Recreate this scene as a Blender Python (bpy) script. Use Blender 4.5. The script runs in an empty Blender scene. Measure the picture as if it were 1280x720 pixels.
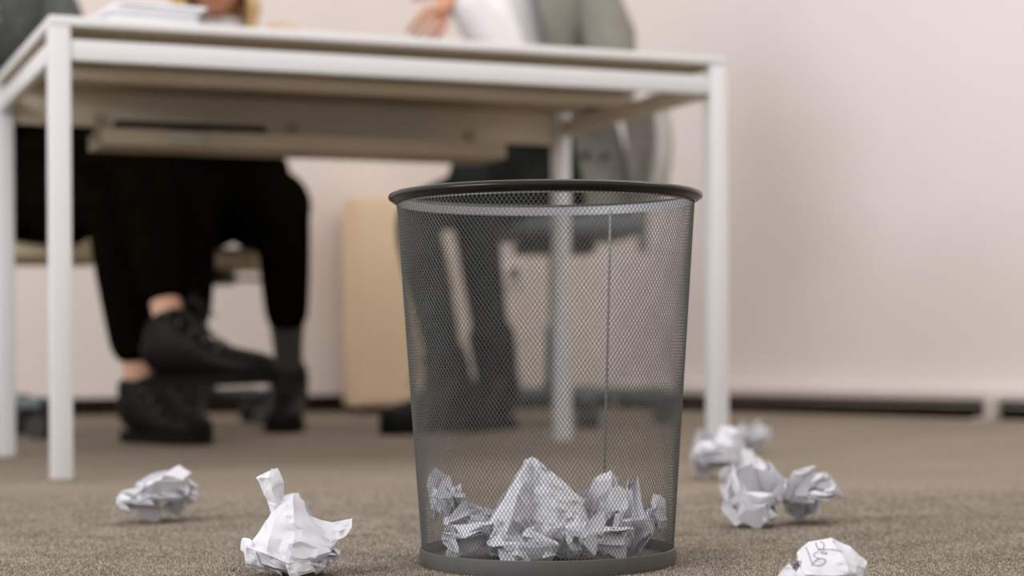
import bpy, bmesh, math, random
import numpy as np
from mathutils import Vector, Matrix, noise
from mathutils.bvhtree import BVHTree
sc = bpy.context.scene
C = sc.collection
PI = math.pi

# ------------------------------------------------------------------ camera
F_PX, CY, ROLL, EYE = 2276.0, 433.4, 0.0065, 0.2093
cd = bpy.data.cameras.new('camera')
cam = bpy.data.objects.new('camera', cd); C.objects.link(cam); sc.camera = cam
cd.sensor_width = 36; cd.sensor_fit = 'HORIZONTAL'; cd.lens = F_PX / 1280 * 36
cd.shift_y = (CY - 360) / 1280
cam.location = (0, 0, EYE); cam.rotation_euler = (PI / 2, ROLL, 0)
cd.clip_start = 0.05
cd.dof.use_dof = True; cd.dof.focus_distance = 1.66; cd.dof.aperture_fstop = 3.7

# ------------------------------------------------------------------ light
w = bpy.data.worlds.new('world'); sc.world = w; w.use_nodes = True
bg = w.node_tree.nodes['Background']; bg.inputs[0].default_value = (1.0, 0.965, 0.945, 1); bg.inputs[1].default_value = 0.80

def area(name, loc, target, sx, sy, power, col=(1, 1, 1)):
    l = bpy.data.lights.new(name, 'AREA'); l.shape = 'RECTANGLE'; l.size = sx; l.size_y = sy
    l.energy = power; l.color = col
    o = bpy.data.objects.new(name, l); C.objects.link(o); o.location = loc
    o.rotation_euler = (Vector(target) - Vector(loc)).to_track_quat('-Z', 'Y').to_euler()
    return o
area('window_daylight', (-3.4, -0.4, 1.9), (0.8, 5.0, 0.6), 2.4, 1.6, 95, (0.93, 0.97, 1.0))
area('ceiling_panel', (1.0, 2.9, 2.75), (0.8, 3.2, 0), 2.6, 1.6, 25, (1.0, 0.98, 0.96))

vs = sc.view_settings
vs.view_transform = 'Standard'; vs.look = 'None'; vs.gamma = 1; vs.use_curve_mapping = False
vs.exposure = 0.45

# ------------------------------------------------------------------ helpers
def at(px, py, Y):
    """world point seen at (px,py) of the 1280x720 frame, at depth Y"""
    dx, dy = px - 640, py - CY
    c, s = math.cos(ROLL), math.sin(ROLL)
    x = dx * c - dy * s; y = dx * s + dy * c
    return Vector((x / F_PX * Y, Y, EYE - y / F_PX * Y))

def mat(name, col, rough=0.6, metal=0.0, var=0.0, scale=20, bump=0.0, bscale=200, spec=0.5, detail=4, sheen=0, trans=None):
    m = bpy.data.materials.new(name); m.use_nodes = True
    nt = m.node_tree; b = nt.nodes['Principled BSDF']
    b.inputs['Base Color'].default_value = (*col, 1); b.inputs['Roughness'].default_value = rough
    b.inputs['Metallic'].default_value = metal; b.inputs['Specular IOR Level'].default_value = spec
    if sheen: b.inputs['Sheen Weight'].default_value = sheen
    tc = nt.nodes.new('ShaderNodeTexCoord')
    if var:
        n = nt.nodes.new('ShaderNodeTexNoise'); n.inputs['Scale'].default_value = scale; n.inputs['Detail'].default_value = detail
        nt.links.new(tc.outputs['Object'], n.inputs['Vector'])
        r = nt.nodes.new('ShaderNodeValToRGB')
        r.color_ramp.elements[0].position = 0.3; r.color_ramp.elements[1].position = 0.7
        r.color_ramp.elements[0].color = (*[max(0, c * (1 - var)) for c in col], 1)
        r.color_ramp.elements[1].color = (*[min(1, c * (1 + var)) for c in col], 1)
        nt.links.new(n.outputs['Fac'], r.inputs[0]); nt.links.new(r.outputs[0], b.inputs['Base Color'])
    if bump:
        n2 = nt.nodes.new('ShaderNodeTexNoise'); n2.inputs['Scale'].default_value = bscale; n2.inputs['Detail'].default_value = 3
        nt.links.new(tc.outputs['Object'], n2.inputs['Vector'])
        bp = nt.nodes.new('ShaderNodeBump'); bp.inputs['Strength'].default_value = bump; bp.inputs['Distance'].default_value = 0.002
        nt.links.new(n2.outputs['Fac'], bp.inputs['Height']); nt.links.new(bp.outputs[0], b.inputs['Normal'])
    if trans:
        t = nt.nodes.new('ShaderNodeBsdfTranslucent'); t.inputs[0].default_value = (*col, 1)
        mx = nt.nodes.new('ShaderNodeMixShader'); mx.inputs[0].default_value = trans
        nt.links.new(b.outputs[0], mx.inputs[1]); nt.links.new(t.outputs[0], mx.inputs[2])
        nt.links.new(mx.outputs[0], nt.nodes['Material Output'].inputs[0])
    return m

M = dict(
    wall_back=mat('painted_wall', (0.75, 0.66, 0.615), 0.85, var=0.02, scale=3),
    wall_right=mat('painted_wall_lit', (0.735, 0.665, 0.645), 0.85, var=0.02, scale=2),  # lighting difference from the back wall put into the colour
    skirting=mat('dark_skirting', (0.016, 0.008, 0.004), 0.8, var=0.2, scale=15, spec=0.1),
    rail=mat('white_rail', (0.84, 0.77, 0.74), 0.45, var=0.02, scale=5),
    railfoot=mat('grey_rail_foot', (0.50, 0.45, 0.40), 0.5, var=0.03, scale=9),
    table=mat('white_powder_coat', (0.635, 0.625, 0.63), 0.35, var=0.015, scale=6),
    slab=mat('white_laminate', (0.67, 0.655, 0.65), 0.4, var=0.015, scale=6),
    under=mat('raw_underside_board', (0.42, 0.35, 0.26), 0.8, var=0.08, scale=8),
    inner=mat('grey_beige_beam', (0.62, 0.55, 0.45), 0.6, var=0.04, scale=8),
    tray=mat('brown_metal_tray', (0.42, 0.35, 0.26), 0.5, var=0.1, scale=8),
    bin=mat('graphite_enamel', (0.095, 0.093, 0.085), 0.5, 0.1, var=0.06, scale=60),
    mesh=mat('graphite_mesh_wire', (0.085, 0.085, 0.080), 0.34, 0.3, var=0.05, scale=60),
    binband=mat('lit_inner_rim', (0.34, 0.34, 0.36), 0.35, 0.2, var=0.05, scale=40),  # light falling on the rim's inner face, put into a paler colour
    binrim=mat('shaded_rim', (0.012, 0.011, 0.008), 0.22, 0.0, spec=0.22, var=0.05, scale=40),  # near-black colour carries the shade under the flared lip
    paper=mat('crumpled_white_paper', (0.71, 0.705, 0.745), 0.75, var=0.015, scale=30, bump=0.12, bscale=260, spec=0.25, trans=0.14),
    papers=mat('flat_white_paper', (0.74, 0.73, 0.76), 0.75, var=0.015, scale=30, spec=0.25),
    ink=mat('blue_black_ink', (0.03, 0.03, 0.04), 0.6, var=0.1, scale=50),
    black=mat('black_cloth', (0.0035, 0.003, 0.0015), 1.0, var=0.3, scale=30, spec=0.0),
    darkgrey=mat('dark_grey_green_trousers', (0.020, 0.023, 0.020), 1.0, var=0.2, scale=30, spec=0.0),
    boot=mat('black_leather', (0.005, 0.004, 0.003), 0.5, var=0.3, scale=30, spec=0.12),
    sole=mat('black_rubber', (0.006, 0.005, 0.004), 0.8, var=0.2, scale=30, spec=0.1),
    bootbrown=mat('dark_brown_leather_sole', (0.03, 0.012, 0.006), 0.6, var=0.3, scale=30),
    metal=mat('nickel_eyelet', (0.16, 0.16, 0.15), 0.4, 0.9, var=0.05, scale=30),
    lace=mat('black_lace', (0.02, 0.017, 0.014), 0.8, var=0.1, scale=30),
    sock=mat('grey_sock', (0.05, 0.047, 0.038), 0.95, var=0.1, scale=80),
    skin=mat('skin', (0.56, 0.27, 0.17), 0.55, var=0.05, scale=12, spec=0.3),
    skin2=mat('skin_light', (0.60, 0.34, 0.24), 0.55, var=0.05, scale=12, spec=0.3),
    lips=mat('lips', (0.42, 0.12, 0.10), 0.5, var=0.05, scale=40),
    eye=mat('eye_white', (0.75, 0.73, 0.70), 0.3, var=0.02, scale=40),
    iris=mat('brown_iris', (0.05, 0.03, 0.02), 0.2, var=0.1, scale=40),
    sweater=mat('charcoal_knit', (0.085, 0.092, 0.088), 0.95, var=0.25, scale=60, bump=0.5, bscale=150, spec=0.1),
    stitch=mat('pale_grey_stitch', (0.28, 0.30, 0.30), 0.9, var=0.1, scale=60),
    beige=mat('beige_knit', (0.62, 0.49, 0.33), 0.95, var=0.12, scale=60, spec=0.1),
    shirt=mat('white_shirt_cloth', (0.66, 0.645, 0.65), 0.9, var=0.03, scale=20, spec=0.1),
    blazer=mat('grey_tweed', (0.20, 0.19, 0.165), 0.95, var=0.18, scale=90, spec=0.1),
    blond=mat('blond_hair', (0.58, 0.40, 0.19), 0.6, var=0.35, scale=40, spec=0.3),
    brown=mat('brown_hair', (0.07, 0.04, 0.02), 0.6, var=0.3, scale=40, spec=0.3),
    chairgrey=mat('blue_grey_plastic', (0.10, 0.12, 0.125), 0.5, var=0.05, scale=20),
    chairlight=mat('light_grey_plastic', (0.36, 0.35, 0.32), 0.55, var=0.05, scale=20),
    caster=mat('black_caster', (0.01, 0.009, 0.008), 0.5, var=0.1, scale=30),
    cream=mat('cream_seat_shell', (0.62, 0.52, 0.36), 0.6, var=0.05, scale=20),
    cabinet=mat('cream_cabinet', (0.86, 0.66, 0.45), 0.6, var=0.03, scale=4),
    green=mat('dark_green_cloth', (0.03, 0.06, 0.04), 0.9, var=0.2, scale=30),
    olive=mat('olive_grey_plastic', (0.35, 0.33, 0.24), 0.6, var=0.1, scale=30),
)

def carpet_material():
    m = bpy.data.materials.new('carpet'); m.use_nodes = True; nt = m.node_tree; b = nt.nodes['Principled BSDF']
    b.inputs['Roughness'].default_value = 1; b.inputs['Specular IOR Level'].default_value = 0.05
    tc = nt.nodes.new('ShaderNodeTexCoord')
    def nz(s, d=3):
        n = nt.nodes.new('ShaderNodeTexNoise'); n.inputs['Scale'].default_value = s; n.inputs['Detail'].default_value = d
        nt.links.new(tc.outputs['Object'], n.inputs['Vector']); return n
    fine = nz(300, 3); mid = nz(70, 3); big = nz(3.2, 3)
    r = nt.nodes.new('ShaderNodeValToRGB'); e = r.color_ramp.elements
    e[0].position = 0.38; e[0].color = (0.072, 0.054, 0.038, 1)
    e[1].position = 0.63; e[1].color = (0.48, 0.405, 0.33, 1)
    k = e.new(0.5); k.color = (0.232, 0.190, 0.148, 1)
    nt.links.new(fine.outputs['Fac'], r.inputs[0])
    r2 = nt.nodes.new('ShaderNodeValToRGB'); e = r2.color_ramp.elements
    e[0].position = 0.3; e[0].color = (0.80, 0.79, 0.77, 1); e[1].position = 0.7; e[1].color = (1.12, 1.12, 1.12, 1)
    mx0 = nt.nodes.new('ShaderNodeMix'); mx0.data_type = 'FLOAT'; mx0.inputs[0].default_value = 0.5
    nt.links.new(mid.outputs['Fac'], mx0.inputs[2]); nt.links.new(big.outputs['Fac'], mx0.inputs[3])
    nt.links.new(mx0.outputs[0], r2.inputs[0])
    mx = nt.nodes.new('ShaderNodeMix'); mx.data_type = 'RGBA'; mx.blend_type = 'MULTIPLY'; mx.inputs[0].default_value = 1
    nt.links.new(r.outputs[0], mx.inputs[6]); nt.links.new(r2.outputs[0], mx.inputs[7])
    nt.links.new(mx.outputs[2], b.inputs['Base Color'])
    bp = nt.nodes.new('ShaderNodeBump'); bp.inputs['Strength'].default_value = 0.45; bp.inputs['Distance'].default_value = 0.003
    nt.links.new(fine.outputs['Fac'], bp.inputs['Height']); nt.links.new(bp.outputs[0], b.inputs['Normal'])
    return m
M['carpet'] = carpet_material()

def pile_material():
    m = bpy.data.materials.new('carpet_tufts'); m.use_nodes = True; nt = m.node_tree; b = nt.nodes['Principled BSDF']
    b.inputs['Roughness'].default_value = 1; b.inputs['Specular IOR Level'].default_value = 0.05
    at_ = nt.nodes.new('ShaderNodeAttribute'); at_.attribute_name = 'tone'
    tc = nt.nodes.new('ShaderNodeTexCoord'); n = nt.nodes.new('ShaderNodeTexNoise'); n.inputs['Scale'].default_value = 14; n.inputs['Detail'].default_value = 3
    nt.links.new(tc.outputs['Object'], n.inputs['Vector'])
    ad = nt.nodes.new('ShaderNodeMath'); ad.operation = 'MULTIPLY_ADD'; ad.inputs[1].default_value = 0.5; ad.inputs[2].default_value = -0.25
    nt.links.new(n.outputs['Fac'], ad.inputs[0])
    a2 = nt.nodes.new('ShaderNodeMath'); a2.operation = 'ADD'; nt.links.new(ad.outputs[0], a2.inputs[0]); nt.links.new(at_.outputs['Fac'], a2.inputs[1])
    r = nt.nodes.new('ShaderNodeValToRGB'); e = r.color_ramp.elements
    e[0].position = 0.0; e[0].color = (0.085, 0.068, 0.052, 1); e[1].position = 1.0; e[1].color = (0.50, 0.435, 0.365, 1)
    k = e.new(0.45); k.color = (0.245, 0.203, 0.162, 1)
    nt.links.new(a2.outputs[0], r.inputs[0]); nt.links.new(r.outputs[0], b.inputs['Base Color'])
    return m
M['pile'] = pile_material()

def link(name, me, m, parent=None):
    o = bpy.data.objects.new(name, me); C.objects.link(o)
    if m: me.materials.append(m)
    if parent: o.parent = parent
    return o

def obj(name, bm, m, parent=None, smooth=False, angle=None):
    me = bpy.data.meshes.new(name)
    bmesh.ops.recalc_face_normals(bm, faces=bm.faces[:])
    if smooth:
        for f in bm.faces: f.smooth = True
        a = math.radians(angle or 40)
        for e in bm.edges:
            if len(e.link_faces) == 2 and e.calc_face_angle(0) > a: e.smooth = False
    bm.to_mesh(me); bm.free()
    return link(name, me, m, parent)

def empty(name, loc, rz=0, label=None, cat=None, group=None):
    o = bpy.data.objects.new(name, None); C.objects.link(o); o.empty_display_size = 0.1
    o.location = loc; o.rotation_euler = (0, 0, rz)
    tag(o, label, cat, group); return o

def tag(o, label=None, cat=None, group=None, kind=None):
    if label: o['label'] = label
    if cat: o['category'] = cat
    if group: o['group'] = group
    if kind: o['kind'] = kind
    return o

def box(bm, c, s, rot=None, bevel=0.0):
    """box centred on c, size s, optionally rotated"""
    r = bmesh.ops.create_cube(bm, size=1.0)
    vs_ = r['verts']
    bmesh.ops.scale(bm, vec=s, verts=vs_)
    if bevel:
        es = list({e for v in vs_ for e in v.link_edges})
        r2 = bmesh.ops.bevel(bm, geom=es, offset=bevel, segments=2, profile=0.5, affect='EDGES')
        vs_ = list({v for f in r2['faces'] for v in f.verts} | {v for v in vs_ if v.is_valid})
    if rot is not None: bmesh.ops.rotate(bm, cent=(0, 0, 0), matrix=rot, verts=vs_)
    bmesh.ops.translate(bm, vec=c, verts=vs_)

def tube(bm, pts, r, n=10, caps=True):
    pts = [Vector(p) for p in pts]
    rs = r if isinstance(r, (list, tuple)) else [r] * len(pts)
    rings = []; up = Vector((0, 0, 1)); u = None
    for i, p in enumerate(pts):
        t = (pts[min(i + 1, len(pts) - 1)] - pts[max(i - 1, 0)]).normalized()
        if u is None:
            u = t.cross(up if abs(t.z) < .9 else Vector((1, 0, 0))).normalized()
        else:
            u = (u - t * u.dot(t)).normalized()
        v = t.cross(u)
        rings.append([bm.verts.new(p + (u * math.cos(a) + v * math.sin(a)) * rs[i]) for a in [2 * PI * k / n for k in range(n)]])
    for a, b in zip(rings, rings[1:]):
        for k in range(n): bm.faces.new((a[k], a[(k + 1) % n], b[(k + 1) % n], b[k]))
    if caps:
        bm.faces.new(rings[0]); bm.faces.new(rings[-1])

def lathe(bm, prof, n=96, c=(0, 0, 0), closed=False):
    c = Vector(c); rings = []
    for r, z in prof:
        rings.append([bm.verts.new(c + Vector((r * math.cos(2 * PI * k / n), r * math.sin(2 * PI * k / n), z))) for k in range(n)])
    pr = list(zip(rings, rings[1:])) + ([(rings[-1], rings[0])] if closed else [])
    for a, b in pr:
        for k in range(n): bm.faces.new((a[k], a[(k + 1) % n], b[(k + 1) % n], b[k]))
    return rings

def skin(name, V, E, m, parent, sub=2, roots=()):
    """V: {key:(pos, r | (rx,ry))}; E: chains of keys"""
    keys = list(V); idx = {k: i for i, k in enumerate(keys)}
    me = bpy.data.meshes.new(name)
    edges = []
    for ch in E: edges += [(idx[a], idx[b]) for a, b in zip(ch, ch[1:])]
    me.from_pydata([tuple(V[k][0]) for k in keys], edges, [])
    o = link(name, me, m, parent)
    md = o.modifiers.new('skin', 'SKIN'); md.use_smooth_shade = True; md.branch_smoothing = 0.6
    if not me.skin_vertices:
        bpy.context.view_layer.update()
    for i, k in enumerate(keys):
        r = V[k][1]; sv = me.skin_vertices[0].data[i]
        sv.radius = (r, r) if not isinstance(r, (tuple, list)) else r
        sv.use_root = k in roots
    s = o.modifiers.new('sub', 'SUBSURF'); s.levels = sub; s.render_levels = sub
    return o

def lerp(a, b, t): return Vector(a) * (1 - t) + Vector(b) * t

# ------------------------------------------------------------------ setting
bm = bmesh.new()
vsf = [bm.verts.new(p) for p in ((-4.5, -1.5, 0), (5.0, -1.5, 0), (5.0, 8, 0), (-4.5, 8, 0))]
bm.faces.new(vsf)
floor = tag(obj('floor', bm, M['carpet']), kind='structure')

def carpet_pile():
    """short yarn tufts on the part of the carpet nearest the photograph's viewpoint"""
    rg = np.random.default_rng(4); sp = 0.0021
    Y, X = np.meshgrid(np.arange(1.15, 2.75, sp), np.arange(-0.9, 0.9, sp), indexing='ij')
    X = X.ravel() + rg.uniform(-.5, .5, X.size) * sp; Y = Y.ravel() + rg.uniform(-.5, .5, Y.size) * sp
    keep = (np.abs(X) < 0.34 * Y + 0.02) & (rg.random(X.size) > np.clip((Y - 2.05) / 0.6, 0, 1))
    X, Y = X[keep], Y[keep]; n = len(X)
    h = rg.uniform(0.0012, 0.0026, n); r = rg.uniform(0.0009, 0.0014, n); a0 = rg.uniform(0, 2 * PI, n)
    V = np.zeros((n, 4, 3), np.float32)
    for k in range(3):
        V[:, k, 0] = X + r * np.cos(a0 + k * 2.0944); V[:, k, 1] = Y + r * np.sin(a0 + k * 2.0944); V[:, k, 2] = 0.0001
    V[:, 3, 0] = X + rg.normal(0, .0004, n); V[:, 3, 1] = Y + rg.normal(0, .0004, n); V[:, 3, 2] = h
    b = (np.arange(n) * 4)[:, None, None]; F = (b + np.array([[0, 1, 3], [1, 2, 3], [2, 0, 3]])[None]).reshape(-1, 3)
    me = bpy.data.meshes.new('carpet_pile')
    me.vertices.add(n * 4); me.vertices.foreach_set('co', V.ravel())
    me.loops.add(F.size); me.loops.foreach_set('vertex_index', F.astype(np.int32).ravel())
    me.polygons.add(len(F)); me.polygons.foreach_set('loop_start', (np.arange(len(F)) * 3).astype(np.int32)); me.polygons.foreach_set('loop_total', np.full(len(F), 3, np.int32))
    me.update(calc_edges=True)
    at_ = me.attributes.new('tone', 'FLOAT', 'POINT'); at_.data.foreach_set('value', np.repeat(np.clip(rg.normal(.45, .22, n), 0, 1), 4).astype(np.float32))
    tag(link('carpet_pile', me, M['pile'], floor), kind='stuff')
carpet_pile()

CORNER = Vector((0.347, 6.21, 0))
LEFT_END = CORNER + Vector((-0.968, -0.251, 0)).normalized() * 4.6
RIGHT_END = CORNER + Vector((0.66, -0.752, 0)).normalized() * 6.0

def wall(name, a, b, z0, z1, thick, m, inset=0.0):
    """vertical slab whose room face runs a -> b (room is on the camera side)"""
    a, b = Vector(a), Vector(b); d = (b - a).normalized(); n = Vector((-d.y, d.x, 0))
    if n.y < 0: n = -n
    bm = bmesh.new()
    q = [a - n * inset, b - n * inset, b + n * thick, a + n * thick]
    lo = [bm.verts.new((p.x, p.y, z0)) for p in q]; hi = [bm.verts.new((p.x, p.y, z1)) for p in q]
    bm.faces.new(lo); bm.faces.new(hi)
    for k in range(4): bm.faces.new((lo[k], lo[(k + 1) % 4], hi[(k + 1) % 4], hi[k]))
    return tag(obj(name, bm, m), kind='structure')
wall('wall_back', LEFT_END, CORNER, 0, 2.8, 0.12, M['wall_back'])
wall('wall_right', CORNER, RIGHT_END, 0, 2.8, 0.12, M['wall_right'])
dl = (LEFT_END - CORNER).normalized(); dr = (RIGHT_END - CORNER).normalized()
wall('baseboard_back', LEFT_END, CORNER + dl * 0.012, 0, 0.055, 0.001, M['skirting'], 0.012)
wall('baseboard_right', CORNER + dr * 0.02, RIGHT_END, 0, 0.048, 0.001, M['skirting'], 0.008)

# white trunking rail on feet along the right wall
nr = Vector((-dr.y, dr.x, 0));  nr = -nr if nr.y > 0 else nr      # towards the room
rail_root = empty('skirting_rail', CORNER + dr * 2.5 + nr * 0.035, math.atan2(dr.y, dr.x),
                  'long white trunking rail on a small foot, low along the right wall', 'rail')
bm = bmesh.new(); box(bm, (0, 0, 0.0765), (4.9, 0.045, 0.048), bevel=0.01)
obj('rail', bm, M['rail'], rail_root, True)
bm = bmesh.new(); box(bm, (0, -0.014, 0.036), (4.9, 0.012, 0.003))
obj('lower_lip', bm, M['railfoot'], rail_root)
def foot_at(px, inst):
    # intersection of the view ray with the rail line
    k = (px - 640) / F_PX
    o = CORNER + nr * 0.09
    t = (k * o.y - o.x) / (dr.x - k * dr.y)
    loc = t - 2.5
    bm = bmesh.new(); box(bm, (loc, -0.045, 0.030), (0.030, 0.04, 0.060), bevel=0.004)
    box(bm, (loc, -0.075, 0.004), (0.03, 0.09, 0.008), bevel=0.002)
    obj('foot', bm, M['railfoot'], rail_root, True)
foot_at(1237, 0)

# wall socket behind the bin
k = (642 - 640) / F_PX
ob = CORNER; t = (k * ob.y - ob.x) / (dl.x - k * dl.y)
p = ob + dl * t
so = empty('wall_socket', (p.x, p.y - 0.001, 0.455), math.atan2(-dl.y, -dl.x), 'small wall socket seen through the wire mesh bin', 'socket')
bm = bmesh.new(); box(bm, (0, -0.006, 0), (0.075, 0.012, 0.075), bevel=0.003)
obj('face_plate', bm, M['rail'], so, True)
bm = bmesh.new(); tube(bm, [(0, -0.011, 0), (0, -0.0135, 0)], 0.020, 20)
obj('plug_recess', bm, M['caster'], so)

# ------------------------------------------------------------------ desk
PH, TL, TW, TH = 0.3924, 1.2332, 0.7407, 0.74
desk = empty('office_desk', (-0.736, 2.909, 0), PH, 'large white office desk with square legs, blurred behind the bin', 'desk')
bm = bmesh.new(); box(bm, (TL / 2, TW / 2, 0.7322), (TL, TW, 0.0155), bevel=0.0025)
obj('desktop', bm, M['slab'], desk, True)
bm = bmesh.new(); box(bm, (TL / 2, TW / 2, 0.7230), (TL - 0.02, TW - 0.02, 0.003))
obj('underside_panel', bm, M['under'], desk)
LW = 0.034
for x, y in ((LW / 2, LW / 2), (TL - LW / 2, LW / 2), (LW / 2, TW - LW / 2), (TL - LW / 2, TW - LW / 2)):
    bm = bmesh.new(); box(bm, (x, y, 0.3625), (LW, LW, 0.724), bevel=0.003)
    lg = obj('leg', bm, M['table'], desk, True)
    bm = bmesh.new(); tube(bm, [(x, y, 0.0), (x, y, 0.0015)], 0.012, 16)
    obj('foot', bm, M['sole'], lg)
AZ0, AZ1 = 0.670, 0.7035
for c, s in (((TL / 2, 0.012, (AZ0 + AZ1) / 2), (TL - 2 * LW, 0.018, AZ1 - AZ0)),
             ((0.012, TW / 2, (AZ0 + AZ1) / 2), (0.018, TW - 2 * LW, AZ1 - AZ0)),
             ((TL - 0.012, TW / 2, (AZ0 + AZ1) / 2), (0.018, TW - 2 * LW, AZ1 - AZ0))):
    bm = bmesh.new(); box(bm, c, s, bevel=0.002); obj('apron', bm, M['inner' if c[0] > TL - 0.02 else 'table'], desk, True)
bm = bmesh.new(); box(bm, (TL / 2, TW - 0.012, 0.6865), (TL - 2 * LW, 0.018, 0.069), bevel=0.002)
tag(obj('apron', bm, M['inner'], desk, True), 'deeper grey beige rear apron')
bm = bmesh.new(); box(bm, (TL / 2, TW * 0.52, 0.706), (TL - 0.05, 0.04, 0.022), bevel=0.002)
obj('crossbeam', bm, M['inner'], desk, True)
desk.scale = (1, 1, 1.0068)
# cable tray under the rear edge
tr = bmesh.new()
box(tr, (0.60, TW - 0.10, 0.603), (0.84, 0.15, 0.004)); box(tr, (0.60, TW - 0.175, 0.617), (0.84, 0.003, 0.03))
box(tr, (0.60, TW - 0.026, 0.617), (0.84, 0.003, 0.03))
for x in (0.2, 0.6, 1.0): box(tr, (x, TW - 0.026, 0.645), (0.02, 0.003, 0.06))
trp = obj('cable_tray', tr, M['tray'], desk)
bm = bmesh.new(); box(bm, (0.36, TW - 0.140, 0.627), (0.30, 0.04, 0.044), bevel=0.004)
tag(obj('power_strip', bm, M['skirting'], trp, True), 'dark brown power strip')
bm = bmesh.new(); box(bm, (0.34, TW - 0.183, 0.618), (0.075, 0.012, 0.022), bevel=0.003)
obj('power_socket', bm, M['chairlight'], trp, True)

# ------------------------------------------------------------------ things on the desk
def sheet_stack(name, c, rz, n, label, size=(0.21, 0.297), th=0.0016, fan=0.004):
    """loose pile of papers; each layer a thin block with curled corners"""
    r = random.Random(5); root = empty(name, c, rz, label, 'papers')
    for i in range(n):
        bm = bmesh.new(); z = i * th * 1.05
        a = r.uniform(-0.03, 0.03); ox, oy = r.uniform(-fan, fan), r.uniform(-fan, fan)
        if i > n * .6: ox += 0.012 * (i - n * .6) / n * 4
        box(bm, (ox, oy, z + th / 2), (size[0], size[1], th), Matrix.Rotation(a, 3, 'Z'))
        obj('sheaf', bm, M['papers'], root)
    return root
st = at(166, 27, 3.18)
sheet_stack('paper_stack', (st.x, 3.20, 0.7451), PH + 0.1, 22, 'thick pile of white papers near the left corner of the desk', (0.15, 0.21), 0.0024, 0.006)

cl = at(460, 42, 3.75)
root = empty('binder_clip', (cl.x, 3.62, 0.7451), 0.6, 'small olive grey clip lying on the middle of the desk', 'clip')
bm = bmesh.new()
v = [bm.verts.new(p) for p in ((-0.02, -0.012, 0), (0.02, -0.012, 0), (0.02, 0.012, 0), (-0.02, 0.012, 0), (-0.016, -0.002, 0.030), (-0.004, -0.002, 0.034), (-0.004, 0.002, 0.034), (-0.016, 0.002, 0.030))]
for f in ((0, 1, 2, 3), (0, 1, 5, 4), (1, 2, 6, 5), (2, 3, 7, 6), (3, 0, 4, 7), (4, 5, 6, 7)): bm.faces.new([v[i] for i in f])
obj('spring_body', bm, M['olive'], root)
bm = bmesh.new(); tube(bm, [(-0.01, -0.006, 0.032), (-0.026, -0.006, 0.042), (-0.03, 0.0, 0.043), (-0.026, 0.006, 0.042), (-0.01, 0.006, 0.032)], 0.0012, 6)
obj('wire_handle', bm, M['metal'], root)

ph_ = at(92, 12, 3.3)
root = empty('tablet_computer', (ph_.x, 3.34, 0.7451), PH + 0.15, 'dark tablet lying flat near the left corner of the desk behind the papers', 'tablet')
bm = bmesh.new(); box(bm, (0, 0, 0.005), (0.17, 0.12, 0.010), bevel=0.003); obj('case', bm, M['bootbrown'], root, True)
bm = bmesh.new(); box(bm, (0, 0, 0.0104), (0.155, 0.105, 0.0008)); obj('screen', bm, M['caster'], root)

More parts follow.
